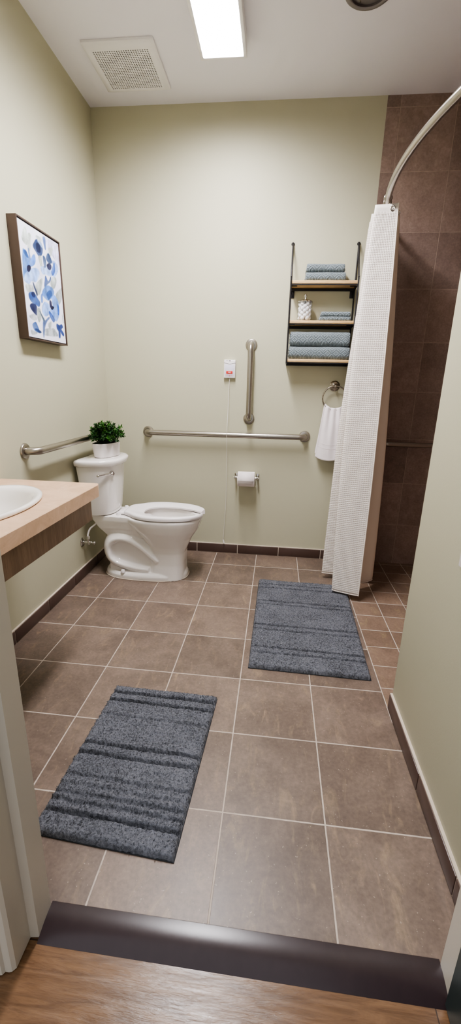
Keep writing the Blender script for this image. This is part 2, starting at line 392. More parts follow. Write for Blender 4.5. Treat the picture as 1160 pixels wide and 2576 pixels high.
t = thing('recessed_can_light', (1.484, -.672, H), 'round grey recessed fixture in the ceiling, unlit, cut by top edge', 'recessed light')
c = (1.484, -.672, H)
b = B(); lathe(b, [(.076, -.0005), (.076, -.009), (.082, -.012), (.094, -.010), (.101, -.004), (.101, -.0005)], c, 'z', 48, cap0=False, cap1=False); obj('trim_ring', b, M['greycan'], t)
b = B(); lathe(b, [(.0755, -.0006), (.0755, -.0015), (.05, -.005), (.03, -.009), (.012, -.0105)], c, 'z', 40); obj('lens', b, M['greycan'], t)
b = B(); tube(b, [(1.455, -.62, H-.006), (1.45, -.64, H-.011), (1.452, -.66, H-.011)], .003, 8); obj('clip', b, M['nickel'], t)

# ------------------------------------------------------------------ painting
t = thing('framed_painting', (0, -.811, 1.413), 'canvas of blue watercolour flowers in brown frame on left wall', 'painting')
fy0, fy1, fz0, fz1, fd, fw = -.999, -.622, 1.405, 1.902, .046, .006
b = B()
box(b, .001, fd, fy0, fy0+fw, fz0, fz1, .001); box(b, .001, fd, fy1-fw, fy1, fz0, fz1, .001)
box(b, .001, fd, fy0+fw, fy1-fw, fz0, fz0+fw, .001); box(b, .001, fd, fy0+fw, fy1-fw, fz1-fw, fz1, .001)
box(b, .001, .008, fy0+fw, fy1-fw, fz0+fw, fz1-fw); obj('frame', b, M['canvasframe'], t)
ART = [[[205,212,208],[0.08,0.857,0.184,0.963,0.209,0.853,0.154,0.816]],[[205,212,208],[0.214,0.899,0.294,0.921,0.25,0.793,0.195,0.775]],[[205,212,214],[0.404,0.938,0.492,0.955,0.574,0.932,0.495,0.915]],[[218,218,242],[0.687,0.975,0.995,0.996,0.978,0.791,0.841,0.843,0.706,0.899]],[[195,200,200],[0.717,0.893,0.821,0.921,0.788,0.851,0.731,0.835]],[[105,130,180],[0.596,0.973,0.648,0.975,0.648,0.878,0.615,0.88]],[[62,84,128],[0.382,0.895,0.445,0.915,0.527,0.897,0.56,0.868,0.527,0.808,0.47,0.777,0.379,0.8,0.327,0.845]],[[42,54,92],[0.398,0.868,0.475,0.884,0.492,0.826,0.407,0.81]],[[185,205,235],[0.456,0.911,0.541,0.909,0.563,0.87,0.5,0.89]],[[120,140,180],[0.201,0.783,0.22,0.787,0.234,0.713,0.206,0.705]],[[105,147,205],[0.06,0.746,0.129,0.76,0.184,0.721,0.198,0.682,0.132,0.591,0.052,0.523,0.033,0.533]],[[70,110,165],[0.077,0.75,0.14,0.758,0.187,0.713,0.146,0.705]],[[115,152,210],[0.17,0.667,0.253,0.717,0.335,0.764,0.354,0.719,0.283,0.663,0.209,0.64]],[[168,195,242],[0.129,0.583,0.327,0.645,0.415,0.634,0.379,0.574,0.305,0.521,0.198,0.517,0.143,0.481,0.055,0.483,0.044,0.512]],[[45,42,78],[0.143,0.628,0.198,0.647,0.217,0.628,0.173,0.595,0.132,0.591]],[[180,186,184],[0.442,0.769,0.508,0.777,0.5,0.702,0.462,0.696]],[[180,202,242],[0.473,0.688,0.618,0.707,0.747,0.692,0.824,0.663,0.681,0.643,0.495,0.63]],[[168,192,238],[0.788,0.793,0.874,0.802,0.945,0.748,0.821,0.649,0.78,0.661,0.816,0.744]],[[80,105,145],[0.552,0.8,0.602,0.795,0.618,0.725,0.569,0.702,0.552,0.748]],[[62,88,130],[0.659,0.82,0.72,0.845,0.775,0.802,0.761,0.771,0.687,0.764,0.637,0.783]],[[44,48,84],[0.637,0.733,0.712,0.76,0.753,0.74,0.725,0.707,0.657,0.7]],[[82,118,185],[0.747,0.692,0.808,0.76,0.854,0.789,0.86,0.742,0.813,0.676,0.766,0.655]],[[186,193,192],[0.714,0.616,0.863,0.645,0.83,0.572,0.761,0.523,0.687,0.558]],[[186,193,190],[0.283,0.477,0.47,0.579,0.431,0.481,0.338,0.413,0.283,0.432]],[[198,204,204],[0.058,0.459,0.212,0.475,0.223,0.432,0.088,0.403]],[[186,193,192],[0.821,0.481,1.005,0.568,1.014,0.51,0.887,0.39]],[[178,186,184],[0.288,0.273,0.352,0.277,0.36,0.211,0.297,0.157,0.258,0.2]],[[200,204,210],[0.97,0.3,1.033,0.306,1.019,0.227,0.956,0.225]],[[186,192,196],[0.407,0.093,0.659,0.126,0.761,0.062,0.42,0.045]],[[176,182,184],[0.077,0.058,0.217,0.048,0.091,0.023]],[[178,184,186],[0.527,0.153,0.607,0.194,0.574,0.118]],[[205,210,214],[0.08,0.198,0.214,0.223,0.225,0.169,0.107,0.169]],[[90,112,158],[0.566,0.605,0.593,0.61,0.632,0.579,0.692,0.63,0.712,0.63,0.635,0.564,0.544,0.517,0.519,0.523]],[[82,92,118],[0.236,0.496,0.255,0.498,0.313,0.413,0.288,0.405]],[[110,150,208],[0.464,0.459,0.544,0.517,0.681,0.539,0.758,0.512,0.753,0.473,0.621,0.405,0.514,0.401,0.448,0.428]],[[78,112,165],[0.566,0.455,0.67,0.5,0.703,0.465,0.593,0.407]],[[160,190,242],[0.42,0.322,0.503,0.362,0.604,0.345,0.588,0.275,0.481,0.229,0.409,0.254]],[[138,174,232],[0.698,0.436,0.788,0.463,0.863,0.419,0.882,0.341,0.857,0.277,0.755,0.215,0.662,0.246,0.624,0.31,0.703,0.349]],[[66,102,170],[0.585,0.289,0.64,0.273,0.712,0.221,0.676,0.192,0.604,0.24]],[[40,38,78],[0.618,0.395,0.673,0.393,0.676,0.355,0.731,0.351,0.681,0.32,0.618,0.337]],[[75,115,182],[0.841,0.386,0.874,0.36,0.857,0.287,0.827,0.304]],[[95,130,190],[0.401,0.413,0.448,0.428,0.437,0.362,0.398,0.357]],[[75,110,172],[0.107,0.388,0.217,0.413,0.305,0.38,0.368,0.353,0.321,0.3,0.214,0.314,0.129,0.339]],[[48,58,104],[0.113,0.283,0.19,0.312,0.266,0.285,0.245,0.221,0.203,0.227,0.129,0.254]],[[45,55,98],[0.181,0.403,0.236,0.417,0.245,0.382,0.198,0.38]],[[85,120,178],[0.135,0.118,0.206,0.145,0.255,0.103,0.275,0.056,0.184,0.064,0.143,0.087]],[[60,84,130],[0.179,0.081,0.255,0.079,0.327,0.062,0.269,0.054]],[[62,88,150],[0.769,0.19,0.846,0.174,0.912,0.194,0.942,0.171,0.898,0.136,0.956,0.099,0.94,0.074,0.887,0.093,0.863,0.112,0.841,0.054,0.794,0.056,0.802,0.118,0.758,0.145]],[[118,138,182],[0.409,0.198,0.456,0.184,0.563,0.233,0.574,0.225,0.448,0.145,0.393,0.033,0.371,0.031]],[[100,116,130],[0.335,0.256,0.357,0.248,0.431,0.19,0.404,0.184]]]
ay0, ay1, az0, az1 = fy0+fw+.003, fy1-fw-.003, fz0+fw+.005, fz1-fw-.005
def lerp3(a, b, k): return [a[i]+(b[i]-a[i])*k for i in range(3)]
def sdist(poly, x, y):
    ins = False; best = 9.; n = len(poly)
    for i in range(n):
        ax, ay = poly[i]; bx, by = poly[(i+1) % n]
        if (ay > y) != (by > y) and x < (bx-ax)*(y-ay)/(by-ay)+ax: ins = not ins
        dx, dy = bx-ax, by-ay; tt = max(0., min(1., ((x-ax)*dx+(y-ay)*dy)/(dx*dx+dy*dy+1e-12)))
        best = min(best, (x-ax-dx*tt)**2+(y-ay-dy*tt)**2)
    return math.sqrt(best)*(1 if ins else -1)
polys = []
for col, f in ART:
    P = [(f[i]*.364, f[i+1]*.484) for i in range(0, len(f), 2)]
    Pv = spline([(*p, 0) for p in P[-1:]+P+P[:2]], 4); Pv = [(p.x, p.y) for p in Pv[4:-4]]; P = Pv
    polys.append((col, P, min(p[0] for p in P)-.01, max(p[0] for p in P)+.01, min(p[1] for p in P)-.01, max(p[1] for p in P)+.01))
NU, NV = 170, 230
b = B(); cl = b.loops.layers.float_color.new('paint'); V = []; K = {}
for j in range(NV+1):
    row = []
    for i in range(NU+1):
        u, v = i/NU, j/NV
        vt = b.verts.new((.0405, ay0+(ay1-ay0)*u, az0+(az1-az0)*v)); row.append(vt)
        x, y = u*.364, v*.484
        q = noise.noise(Vector((x*26, y*26, 1.))); q2 = noise.noise(Vector((x*26, y*26, 7.)))
        wx, wy = x+q*.0045, y+q2*.0045
        base = [236, 236, 250]; wash = noise.noise(Vector((x*9, y*9, 3.)))
        if wash > .1: base = lerp3(base, [216, 218, 240], min(1, (wash-.1)*2.2))
        for col, P, bx0, bx1, by0, by1 in polys:
            if bx0 < wx < bx1 and by0 < wy < by1:
                d = sdist(P, wx, wy); k = max(0., min(1., (d+.0036)/.0034))
                if k > 0:
                    tone = 1+.30*noise.noise(Vector((x*48, y*30, col[0]*.1)))+.10*noise.noise(Vector((x*150, y*110, 2.)))
                    base = lerp3(base, [min(255, 255*(c/255)**1.45*tone) for c in col], k*(.88+.2*noise.noise(Vector((x*30, y*30, col[1]*.2)))))
        K[vt] = srgb(*base)
    V.append(row)
for j in range(NV):
    for i in range(NU):
        f = b.faces.new((V[j][i], V[j][i+1], V[j+1][i+1], V[j+1][i]))
        for lp in f.loops: lp[cl] = K[lp.vert]
b2 = [v for v in b.verts]
bot = B()
o = obj('canvas', b, M['canvas'], t); tag(o, 'white canvas painted with blue flowers and grey leaves')
bot.free()
b = B(); box(b, .0085, .0395, ay0, ay1, az0, az1, .001); obj('stretcher', b, M['plastic'], t)

# ------------------------------------------------------------------ grab bars
def grab_bar(a, c, wall, label, rad=.0185, off=.057, fl=.0385, group=None, mat='steel', bend=.042):
    a = Vector(a); c = Vector(c); w = Vector(wall); mid = (a+c)/2
    t = thing('grab_bar', mid, label, 'grab bar', group)
    ax = 'x' if abs(w.x) > .5 else 'y'; s = w.x if ax == 'x' else w.y
    b = B(); tube(b, bent(a+w*.006, c+w*.006, w, off, bend), rad, 20); obj('bar', b, M[mat], t)
    for p in (a, c):
        b = B(); lathe(b, [(fl, .0006*s), (fl, .004*s), (fl-.003, .0085*s), (fl-.010, .0105*s), (rad+.001, .011*s)], p, ax, 36, cap1=False); obj('flange', b, M[mat], t)
    return t
grab_bar((.293, 0, .893), (1.397, 0, .896), (0, -1, 0), 'long horizontal steel grab bar on far green wall above paper holder')
grab_bar((1.009, 0, 1.005), (1.009, 0, 1.480), (0, -1, 0), 'short vertical steel grab bar on far wall beside call station')
grab_bar((0, -1.061, .893), (0, -.115, .893), (1, 0, 0), 'horizontal steel grab bar on left wall behind the plant')
grab_bar((1.905, -.008, .873), (2.60, -.008, .873), (0, -1, 0), 'horizontal steel grab bar on dark tiled shower wall', rad=.016, off=.05)

# ------------------------------------------------------------------ emergency pull cord
t = thing('emergency_call_station', (.870, 0, 1.268), 'small white call box with red button and long pull cord', 'call station')
b = B(); box(b, .831, .908, -.024, -.0005, 1.268, 1.385, .005, 0, 3); obj('housing', b, M['plastic'], t)
b = B(); box(b, .839, .900, -.0252, -.0235, 1.279, 1.353, .001); obj('face_plate', b, M['panel'], t)
b = B(); box(b, .847, .890, -.0275, -.0245, 1.297, 1.314, .0025); r = obj('button', b, M['red'], t); tag(r, 'red button with pale lettering')
b = B()
for k in range(3): box(b, .860+k*.0062, .8645+k*.0062, -.0280, -.0274, 1.3035, 1.3085)
obj('button_lettering', b, M['plastic'], r)
b = B()
for (x0, z0, x1, z1) in ((.831, 1.366, .870, 1.3575), (.870, 1.3575, .908, 1.366)):
    tube(b, [(x0, -.0243, z0), (x1, -.0243, z1)], .0011, 6)
obj('chevron_groove', b, M['ink'], t)
b = B(); box(b, .8655, .8755, -.0249, -.0238, 1.3755, 1.3815, .001)
for k in range(4): box(b, .844+k*.0042, .8472+k*.0042, -.0245, -.0238, 1.3770, 1.3798)
obj('indicator_marks', b, M['ink'], t)
b = B()
for k in range(12):
    if k not in (4,): box(b, .845+k*.0038, .8478+k*.0038, -.0256, -.0250, 1.2875, 1.2903)
v = [b.verts.new(p) for p in ((.864, -.0256, 1.2845), (.873, -.0256, 1.2845), (.8685, -.0256, 1.2795))]; b.faces.new(v)
obj('red_lettering', b, M['redink'], t, recalc=False)
b = B(); tube(b, spline([(.8695, -.013, 1.268), (.869, -.030, 1.20), (.868, -.058, 1.05), (.867, -.080, .945), (.8665, -.0815, .893), (.866, -.074, .84), (.866, -.050, .72), (.866, -.034, .55), (.862, -.026, .35), (.853, -.021, .19), (.850, -.020, .105)], 6), .0011, 6); obj('cord', b, M['plastic'], t)
b = B(); tube(b, [(.8495, -.020, .108), (.8505, -.020, .10), (.856, -.0205, .082)], .0045, 10, r2=.0058); obj('cord_pull', b, M['plastic'], t)

# ------------------------------------------------------------------ toilet paper
t = thing('toilet_paper_holder', (1.009, 0, .60), 'chrome two-post toilet paper holder on far green wall', 'toilet paper holder')
for x, s in ((.933, -1), (1.087, 1)):
    b = B(); box(b, x-.011, x+.011, -.007, -.0005, .578, .622, .003); obj('mounting_plate', b, M['chrome'], t)
    b = B(); tube(b, [(x, -.006, .600), (x, -.062, .600)], .0075, 14); ball(b, (x, -.063, .600), .0105, sub=2); tube(b, [(x, -.063, .600), (x+s*.012, -.063, .600)], .006, 12); obj('post', b, M['chrome'], t)
b = B(); tube(b, [(.936, -.063, .600), (1.084, -.063, .600)], .008, 16); obj('spindle', b, M['chrome'], t)
t = thing('toilet_paper_roll', (1.009, -.063, .591), 'white toilet paper roll on the chrome holder', 'toilet paper')
b = B()
prof = [(.019, -.0595), (.050, -.0595), (.0525, -.0575), (.0525, .0575), (.050, .0595), (.019, .0595)]
R = []
for r_, h in prof+[prof[0]]: R.append([(1.009+h, -.063+r_*math.cos(2*PI*i/48), .591+r_*math.sin(2*PI*i/48)) for i in range(48)])
loft(b, R[:6]+[R[0]], False, False); bmesh.ops.remove_doubles(b, verts=b.verts, dist=1e-5); obj('paper', b, M['tissue'], t)
b = B(); loft(b, [[(x, -.063+r_*math.cos(2*PI*i/32), .591+r_*math.sin(2*PI*i/32)) for i in range(32)] for x, r_ in ((.951, .0188), (1.067, .0188), (1.067, .0172), (.951, .0172), (.951, .0188))], False, False)
obj('cardboard_core', b, plain('cardboard', (172, 150, 124), .9), t)
b = B(); R = []
for k in range(13):
    a = PI*.62 + PI*.42*k/12
    R.append([(x, -.063+.0533*math.cos(a), .591+.0533*math.sin(a)) for x in (.953, 1.065)])
for z in (.577, .563): R.append([(x, -.063-.0536, z) for x in (.956+(.591-z)*.3, 1.062-(.591-z)*.3)])
loft(b, R, False, False, closed=False); o = obj('loose_sheet', b, M['tissue'], t); m_ = o.modifiers.new('s', 'SOLIDIFY'); m_.thickness = .0006

# ------------------------------------------------------------------ towel ring and hand towel
t = thing('towel_ring', (1.570, 0, 1.234), 'satin nickel towel ring on far wall under the shelf', 'towel ring')
b = B(); lathe(b, [(.034, -.0005), (.034, -.004), (.030, -.007), (.027, -.008), (.025, -.012), (.016, -.014), (.010, -.018), (.009, -.050), (.0105, -.053), (.007, -.058), (.002, -.059)], (1.570, 0, 1.234), 'y', 36); obj('mount', b, M['nickel'], t)
b = B(); rc = (1.572, -.046, 1.157); Rr = .078
tube(b, [(rc[0]+Rr*math.sin(2*PI*i/48), rc[1], rc[2]+Rr*math.cos(2*PI*i/48)) for i in range(49)], .0046, 12, caps=False); obj('ring', b, M['nickel'], t)
b = B(); NX, NZ = 44, 60; zl = rc[2]-Rr
rows = []
def towel_pt(s, h, side):
    # s across 0..1, h distance from the ring down; side -1 front, +1 back
    z0 = 1.157-math.sqrt(max(Rr**2-((s-.5)*.118)**2, 0))
    w = .062 + (.094-.062)*min(1, h/.33)**.8
    cx = 1.572 - .004*min(1, h/.3) + (.010 if side > 0 else 0) - (.012 if side > 0 else 0)*min(1, h/.3)
    x = cx + (s-.5)*2*w
    pl = .006*math.sin(s*21+.6)*math.exp(-h/.16) + .004*math.sin(s*9+h*5) * min(1, h*6)
    y = rc[1] + side*(.0068+.006*min(1, h/.1)) + pl - (.004 if side < 0 else 0)*min(1, h/.2)
    return (x, y, z0+.0065-h)
def sheet(side, L):
    return [[towel_pt(i/NX, L*k/NZ, side) for i in range(NX+1)] for k in range(NZ+1)]
fr = sheet(-1, .342); bk = sheet(1, .322)
arc = []
for k in range(1, 6):
    a = PI*k/6; row = []
    for i in range(NX+1):
        p, q = Vector(bk[0][i]), Vector(fr[0][i]); m = (p+q)/2; row.append(m + (p-m)*math.cos(a) + Vector((0, 0, .0062*math.sin(a))))
    arc.append(row)
loft(b, bk[::-1]+arc+fr, False, False, closed=False)
o = tag(obj('hand_towel', b, M['terry'], None, origin=(1.572, -.046, .74), sharp=80), 'white hand towel draped through the towel ring', 'hand towel')
md = o.modifiers.new('s', 'SOLIDIFY'); md.thickness = .0045; md.offset = 0
b = B()
for h in (.235, .262, .333):
    tube(b, [(x, y-.0026, z) for x, y, z in (towel_pt(i/40, h, -1) for i in range(1, 40))], .0009, 6)
obj('woven_border', b, M['terry'], o)

# ------------------------------------------------------------------ wall shelf
SX0, SX1 = 1.2465, 1.633
t = thing('wall_shelf', (1.44, 0, 1.37), 'three-tier black metal wall shelf with wooden boards', 'shelf')
tops = (1.834, 1.6145, 1.391)
for x in (SX0-.004, SX1+.004):
    b = B()
    bars = [((x, -.008, 2.064), (x, -.008, 1.365)), ((x, -.010, 2.060), (x, -.136, 1.842)), ((x, -.136, 1.846), (x, -.136, 1.366))]
    for z in tops: bars.append(((x, -.008, z-.024), (x, -.139, z-.024)))
    for p, q in bars: tube(b, [p, q], .0044, 8)
    for z in tops: ball(b, (x, -.1372, z+.02), .0055, sub=1)
    lathe(b, [(.010, -.001), (.010, -.006), (.006, -.010)], (x, 0, 2.060), 'y', 16)
    obj('side_frame', b, M['black'], t)
for z in tops:
    b = B(); box(b, SX0, SX1, -.134, -.004, z-.018, z, .0025); o = obj('shelf_board', b, M['shelfwood'], t)
    b = B(); box(b, SX0-.004, SX1+.004, -.012, -.002, z-.034, z-.019); box(b, SX0-.004, SX1+.004, -.132, -.124, z-.0245, z-.0187)
    for x in (SX0, SX1-.035): box(b, x, x+.035, -.085, -.073, z-.022, z-.0186)
    if z == tops[0]:
        for x in (SX0+.010, SX1-.010):
            box(b, x-.012, x+.012, -.006, -.001, z-.074, z-.030, .002); lathe(b, [(.005, -.006), (.004, -.009)], (x, 0, z-.060), 'y', 12)
    obj('crossbar', b, M['black'], t)
# towels: a thick wrap folded round at the front, with an inner layer showing at the ends
def fold_ring(x, y0, y1, z0, z1, w, seed, ins=0.):
    """Rounded outline in the y-z plane at x; the front (y0) is fully rounded."""
    P = []; h = (z1-z0)/2; zc = (z0+z1)/2; r = min(h*.82, .03)
    for a0, cy, cz in ((PI, y0+r, z1-r), (PI*1.0, y0+r, z0+r)): pass
    for k in range(9): a = PI/2+PI/2*k/8; P.append((y0+r+r*math.cos(a), z1-r+r*math.sin(a)))
    for k in range(9): a = PI+PI/2*k/8; P.append((y0+r+r*math.cos(a), z0+r+r*math.sin(a)))
    for k in range(5): P.append((y0+r+(y1-y0-r-.006)*(k+1)/5, z0))
    P.append((y1, z0+.006)); P.append((y1, z1-.006))
    for k in range(5): P.append((y1-.006-(y1-.006-y0-r)*k/5, z1))
    out = []
    for i, (y, z) in enumerate(P):
        n = noise.noise(Vector((x*14+seed*3.1, y*22, z*22)))*w
        dy, dz = y-(y0+y1)/2, z-zc; L = math.hypot(dy, dz) or 1
        k = 1-ins
        zz = zc+dz*k+n*(dz/L); zz = max(zz, z0)
        out.append((x, (y0+y1)/2+dy*k+n*dy/L, zz))
    return out
TW = []
def folded_towel(x0, x1, y0, y1, z0, z1, label, group, seed, name='folded_towel'):
    t = thing(name, ((x0+x1)/2, (y0+y1)/2, z0), label, 'towel', group)
    b = B(); n = 26; R = []
    for k in range(n+1):
        x = x0+(x1-x0)*k/n; e = min(k, n-k); ins = (.10, .025, 0)[e] if e < 3 else 0
        if e == 1: x = x0+.0035 if k == 1 else x1-.0035
        R.append(fold_ring(x, y0, y1, z0, z1, .0032, seed, ins))
    loft(b, R); obj('terry_cloth', b, M['towel'], t, sharp=60)
    dz = (z1-z0)
    for x, s in ((x0, 1), (x1, -1)):
        b = B()
        for f in (.28, .52, .76)[:(3 if dz > .06 else 1)]:
            z = z0+dz*f
            box(b, min(x-.004*s, x+.02*s), max(x-.004*s, x+.02*s), y0+.010+.01*f, y1-.006, z-.12*dz*(.6 if dz > .06 else 1.2), z+.10*dz*(.6 if dz > .06 else 1.2), .0028)
        obj('inner_fold', b, M['towel'], t)
    return t
g0 = 'folded blue-grey towels on the wall shelf'
zt = tops[0]; folded_towel(1.327, 1.562, -.128, -.022, zt+.0005, zt+.0475, 'lower folded grey-blue towel on the top shelf board', g0, 1)
folded_towel(1.331, 1.553, -.126, -.024, zt+.0482, zt+.093, 'upper folded grey-blue towel on the top shelf board', g0, 2)
zt = tops[1]; folded_towel(1.428, 1.615, -.126, -.024, zt+.0005, zt+.0245, 'lower thin grey washcloth on the middle shelf board', g0, 3, 'folded_washcloth')
folded_towel(1.437, 1.612, -.124, -.026, zt+.0252, zt+.052, 'upper thin grey washcloth on the middle shelf board', g0, 4, 'folded_washcloth')
zt = tops[2]; folded_towel(1.254, 1.628, -.131, -.018, zt+.0005, zt+.077, 'lower thick grey-blue bath towel on the bottom shelf board', g0, 5)
folded_towel(1.258, 1.622, -.130, -.018, zt+.0778, zt+.162, 'upper thick grey-blue bath towel on the bottom shelf board', g0, 6)
# cotton jar
jc = (1.337, -.076, tops[1]+.0005)
t = thing('glass_jar', jc, 'clear glass jar with chrome lid, full of white cotton balls', 'jar')
b = B(); lathe(b, [(.0015, 0), (.040, 0), (.044, .003), (.0455, .010), (.0455, .100), (.043, .106), (.0412, .106), (.0436, .099), (.0436, .010), (.041, .005), (.0015, .004)], jc, 'z', 40, cap0=False, cap1=False); obj('jar_body', b, M['glass'], t)
b = B(); lathe(b, [(.043, .1065), (.0465, .107), (.0465, .112), (.040, .117), (.026, .1215), (.012, .1245), (.0065, .127), (.005, .134), (.0075, .139), (.0092, .144), (.0075, .150), (.002, .153)], jc, 'z', 40); obj('lid', b, M['chrome'], t)
proto = None; n = 0
for L in range(7):
    z = jc[2]+.0175+L*.0133
    for k in range(6):
        a = 2*PI*(k+.5*(L % 2))/6 + .1*random.uniform(-1, 1); r_ = .0285+random.uniform(-.001, .0012)
        spots_ = [(jc[0]+r_*math.cos(a), jc[1]+r_*math.sin(a), z+random.uniform(-.001, .001))]
        if k == 0 and L % 2 == 0: spots_.append((jc[0], jc[1], z))
        for p in spots_:
            if proto is None:
                b = B()
                for v in ball(b, (0, 0, 0), .0138, sub=2): v.co *= 1+.06*noise.noise(v.co*160)
                o = proto = obj('cotton_ball', b, M['cotton'], None, sharp=180)
            else: o = proto.copy(); C.objects.link(o)
            o.location = p; o.rotation_euler = (random.uniform(0, 6), random.uniform(0, 6), random.uniform(0, 6)); s_ = random.uniform(.93, 1.03); o.scale = (s_*1.04, s_, s_*.92)
            tag(o, 'white cotton ball inside the chrome-lidded glass jar', 'cotton ball', 'cotton balls in the glass jar')

# ------------------------------------------------------------------ vanity counter and sink
CZ = .800; CX = .456; CY = -1.258
t = thing('vanity_counter', (.2, -1.8, CZ), 'wall-hung beige stone-look counter with walnut apron, on left wall', 'counter')
sc_, sa, sb = (.192, -1.700), .178, .272     # sink opening
b = B(); N = 64
def rect_pt(a, x0, x1, y0, y1, rc=.028):
    dx, dy = math.cos(a), math.sin(a); k = 1e9
    if dx > 1e-9: k = min(k, (x1-sc_[0])/dx)
    if dx < -1e-9: k = min(k, (x0-sc_[0])/dx)
    if dy > 1e-9: k = min(k, (y1-sc_[1])/dy)
    if dy < -1e-9: k = min(k, (y0-sc_[1])/dy)
    x, y = sc_[0]+dx*k, sc_[1]+dy*k
    cx, cy = x1-rc, y1-rc
    if x > cx and y > cy:                         # round the free corner
        v = Vector((x-cx, y-cy)); v = v.normalized()*rc; x, y = cx+v.x, cy+v.y
    return x, y
def angset():
    A = [2*PI*i/N for i in range(N)]
    for X in (.0005, CX):
        for Y in (YF+.0005, CY): A.append(math.atan2(Y-sc_[1], X-sc_[0]) % (2*PI))
    a0 = math.atan2(CY-sc_[1], CX-sc_[0])
    for k in range(-6, 7): A.append((a0+k*.0085) % (2*PI))
    return sorted(set(round(a, 5) for a in A))
A = angset()
outer = [rect_pt(a, .0005, CX, YF+.0005, CY) for a in A]; hole = [(sc_[0]+sa*math.cos(a), sc_[1]+sb*math.sin(a)) for a in A]
def shr(p, d): return (min(max(p[0], .0005), CX-d) if p[0] > CX-d else p[0], CY-d if p[1] > CY-d else p[1])
loft(b, [[(x, y, CZ-.052) for x, y in hole], [(x, y, CZ) for x, y in hole], [(*shr(p, .002), CZ) for p in outer], [(*p, CZ-.002) for p in outer], [(*p, CZ-.052) for p in outer], [(x, y, CZ-.052) for x, y in hole]], False, False)
bmesh.ops.remove_doubles(b, verts=b.verts, dist=1e-5)
obj('countertop', b, M['laminate'], t, sharp=30)
b = B(); box(b, .396, .414, YF+.001, CY-.014, .636, CZ-.0525, .001); box(b, .001, .396, CY-.032, CY-.014, .700, CZ-.0525, .001); tag(obj('apron', b, M['apron'], t), 'walnut-look apron panel')
t = thing('sink', (sc_[0], sc_[1], CZ), 'white oval basin set into the beige counter', 'sink')
b = B(); R = []
for k, z in ((1.005, .0008), (1.045, .0008), (1.065, .006), (1.058, .013), (1.03, .0165), (.98, .0155), (.93, .010), (.89, -.002), (.85, -.03), (.76, -.075), (.58, -.112), (.34, -.128), (.12, -.132)):
    R.append([(sc_[0]+sa*k*math.cos(2*PI*i/64), sc_[1]+sb*(k if k < .9 else k)*math.sin(2*PI*i/64), CZ+z) for i in range(64)])
for k, z in ((.12, -.138), (.36, -.135), (.62, -.118), (.80, -.080), (.90, -.03), (.975, -.002), (1.005, .0008)):
    R.append([(sc_[0]+sa*k*math.cos(2*PI*i/64), sc_[1]+sb*k*math.sin(2*PI*i/64), CZ+z) for i in range(64)])
loft(b, R, False, False); bmesh.ops.remove_doubles(b, verts=b.verts, dist=1e-5); obj('basin', b, M['porcelain'], t, sharp=60)
b = B(); lathe(b, [(.022, -.1315), (.024, -.129), (.018, -.128), (.014, -.131)], (sc_[0], sc_[1], CZ), 'z', 24); obj('drain', b, M['chrome'], t)

# ------------------------------------------------------------------ toilet
c = -.43
t = thing('toilet', (.40, c, 0), 'white two-piece toilet with open-front seat in the corner', 'toilet')
b = B()
n = 56
secs = [(0, .125, .118, .128, .535), (.02, .122, .118, .124, .535), (.10, .113, .112, .114, .538), (.18, .112, .114, .113, .54), (.225, .125, .135, .122, .537), (.275, .165, .165, .145, .53), (.33, .215, .208, .168, .525), (.375, .25, .232, .180, .52), (.400, .265, .240, .184, .52), (.4145, .262, .238, .182, .52)]
R = [sell(a0, a1, bb, (cx, c), z, n, 3.4 if z < .2 else (2.8 if z < .25 else 2.3)) for z, a0, a1, bb, cx in secs]
R += [sell(.175, .185, .128, (.525, c), .4145, n), sell(.168, .178, .122, (.525, c), .395, n), sell(.16, .17, .118, (.525, c), .36, n), sell(.11, .12, .085, (.53, c), .28, n), sell(.05, .06, .045, (.53, c), .245, n)]
loft(b, R)
# rear deck under the tank
loft(b, [[(x*1., c+y, z) for x, y in pts] for z, pts in (
    (.272, [(.15, -.07), (.40, -.09), (.40, .09), (.15, .07)]), (.33, [(.105, -.095), (.42, -.12), (.42, .12), (.105, .095)]),
    (.385, [(.075, -.108), (.40, -.13), (.40, .13), (.075, .108)]), (.4165, [(.070, -.110), (.36, -.128), (.36, .128), (.070, .110)]))])
# trapway: a wide rounded tube looping behind the pedestal, with a recessed web in the loop
path = spline([(.50, c, .135), (.43, c, .195), (.375, c, .238), (.310, c, .274), (.235, c, .282), (.175, c, .257), (.148, c, .202), (.158, c, .134), (.198, c, .092), (.265, c, .069), (.345, c, .052), (.43, c, .046)], 6)
R = []
for p, u, v in frames(path):
    pl = []
    for i in range(28):
        a = 2*PI*i/28; cs, sn = math.cos(a), math.sin(a)
        side = Vector((0, 1, 0)); tn = u if abs(u.y) < abs(v.y) else v
        pl.append(p + tn*(.052*math.copysign(abs(cs)**.85, cs)) + side*(.112*math.copysign(abs(sn)**.75, sn)))
    R.append(pl)
loft(b, R)
box(b, .16, .46, c-.080, c+.080, .03, .27)
loft(b, [sell(.28, .27, .142, (.395, c), 0, 40, 2.6), sell(.28, .27, .142, (.395, c), .026, 40, 2.6), sell(.27, .262, .130, (.395, c), .042, 40, 2.6)])
o = obj('bowl', b, M['porcelain'], t, sharp=180)
rm = o.modifiers.new('remesh', 'REMESH'); rm.mode = 'VOXEL'; rm.voxel_size = .0042; rm.use_smooth_shade = True
sm = o.modifiers.new('smooth', 'SMOOTH'); sm.factor = .6; sm.iterations = 6
b = B(); lathe(b, [(.014, .040), (.014, .050), (.010, .058), (.003, .060)], (.262, c-.124, .003), 'z', 20); obj('bolt_cap', b, M['plastic'], t)
# caulk line
b = B(); tube(b, [(x, y, .0025) for x, y, z in sell(.281, .272, .144, (.395, c), 0, 60, 2.6)]+[sell(.281, .272, .144, (.395, c), .0025, 60, 2.6)[0]], .0035, 6, caps=False); obj('caulk', b, M['grout'], t)
c = -.42
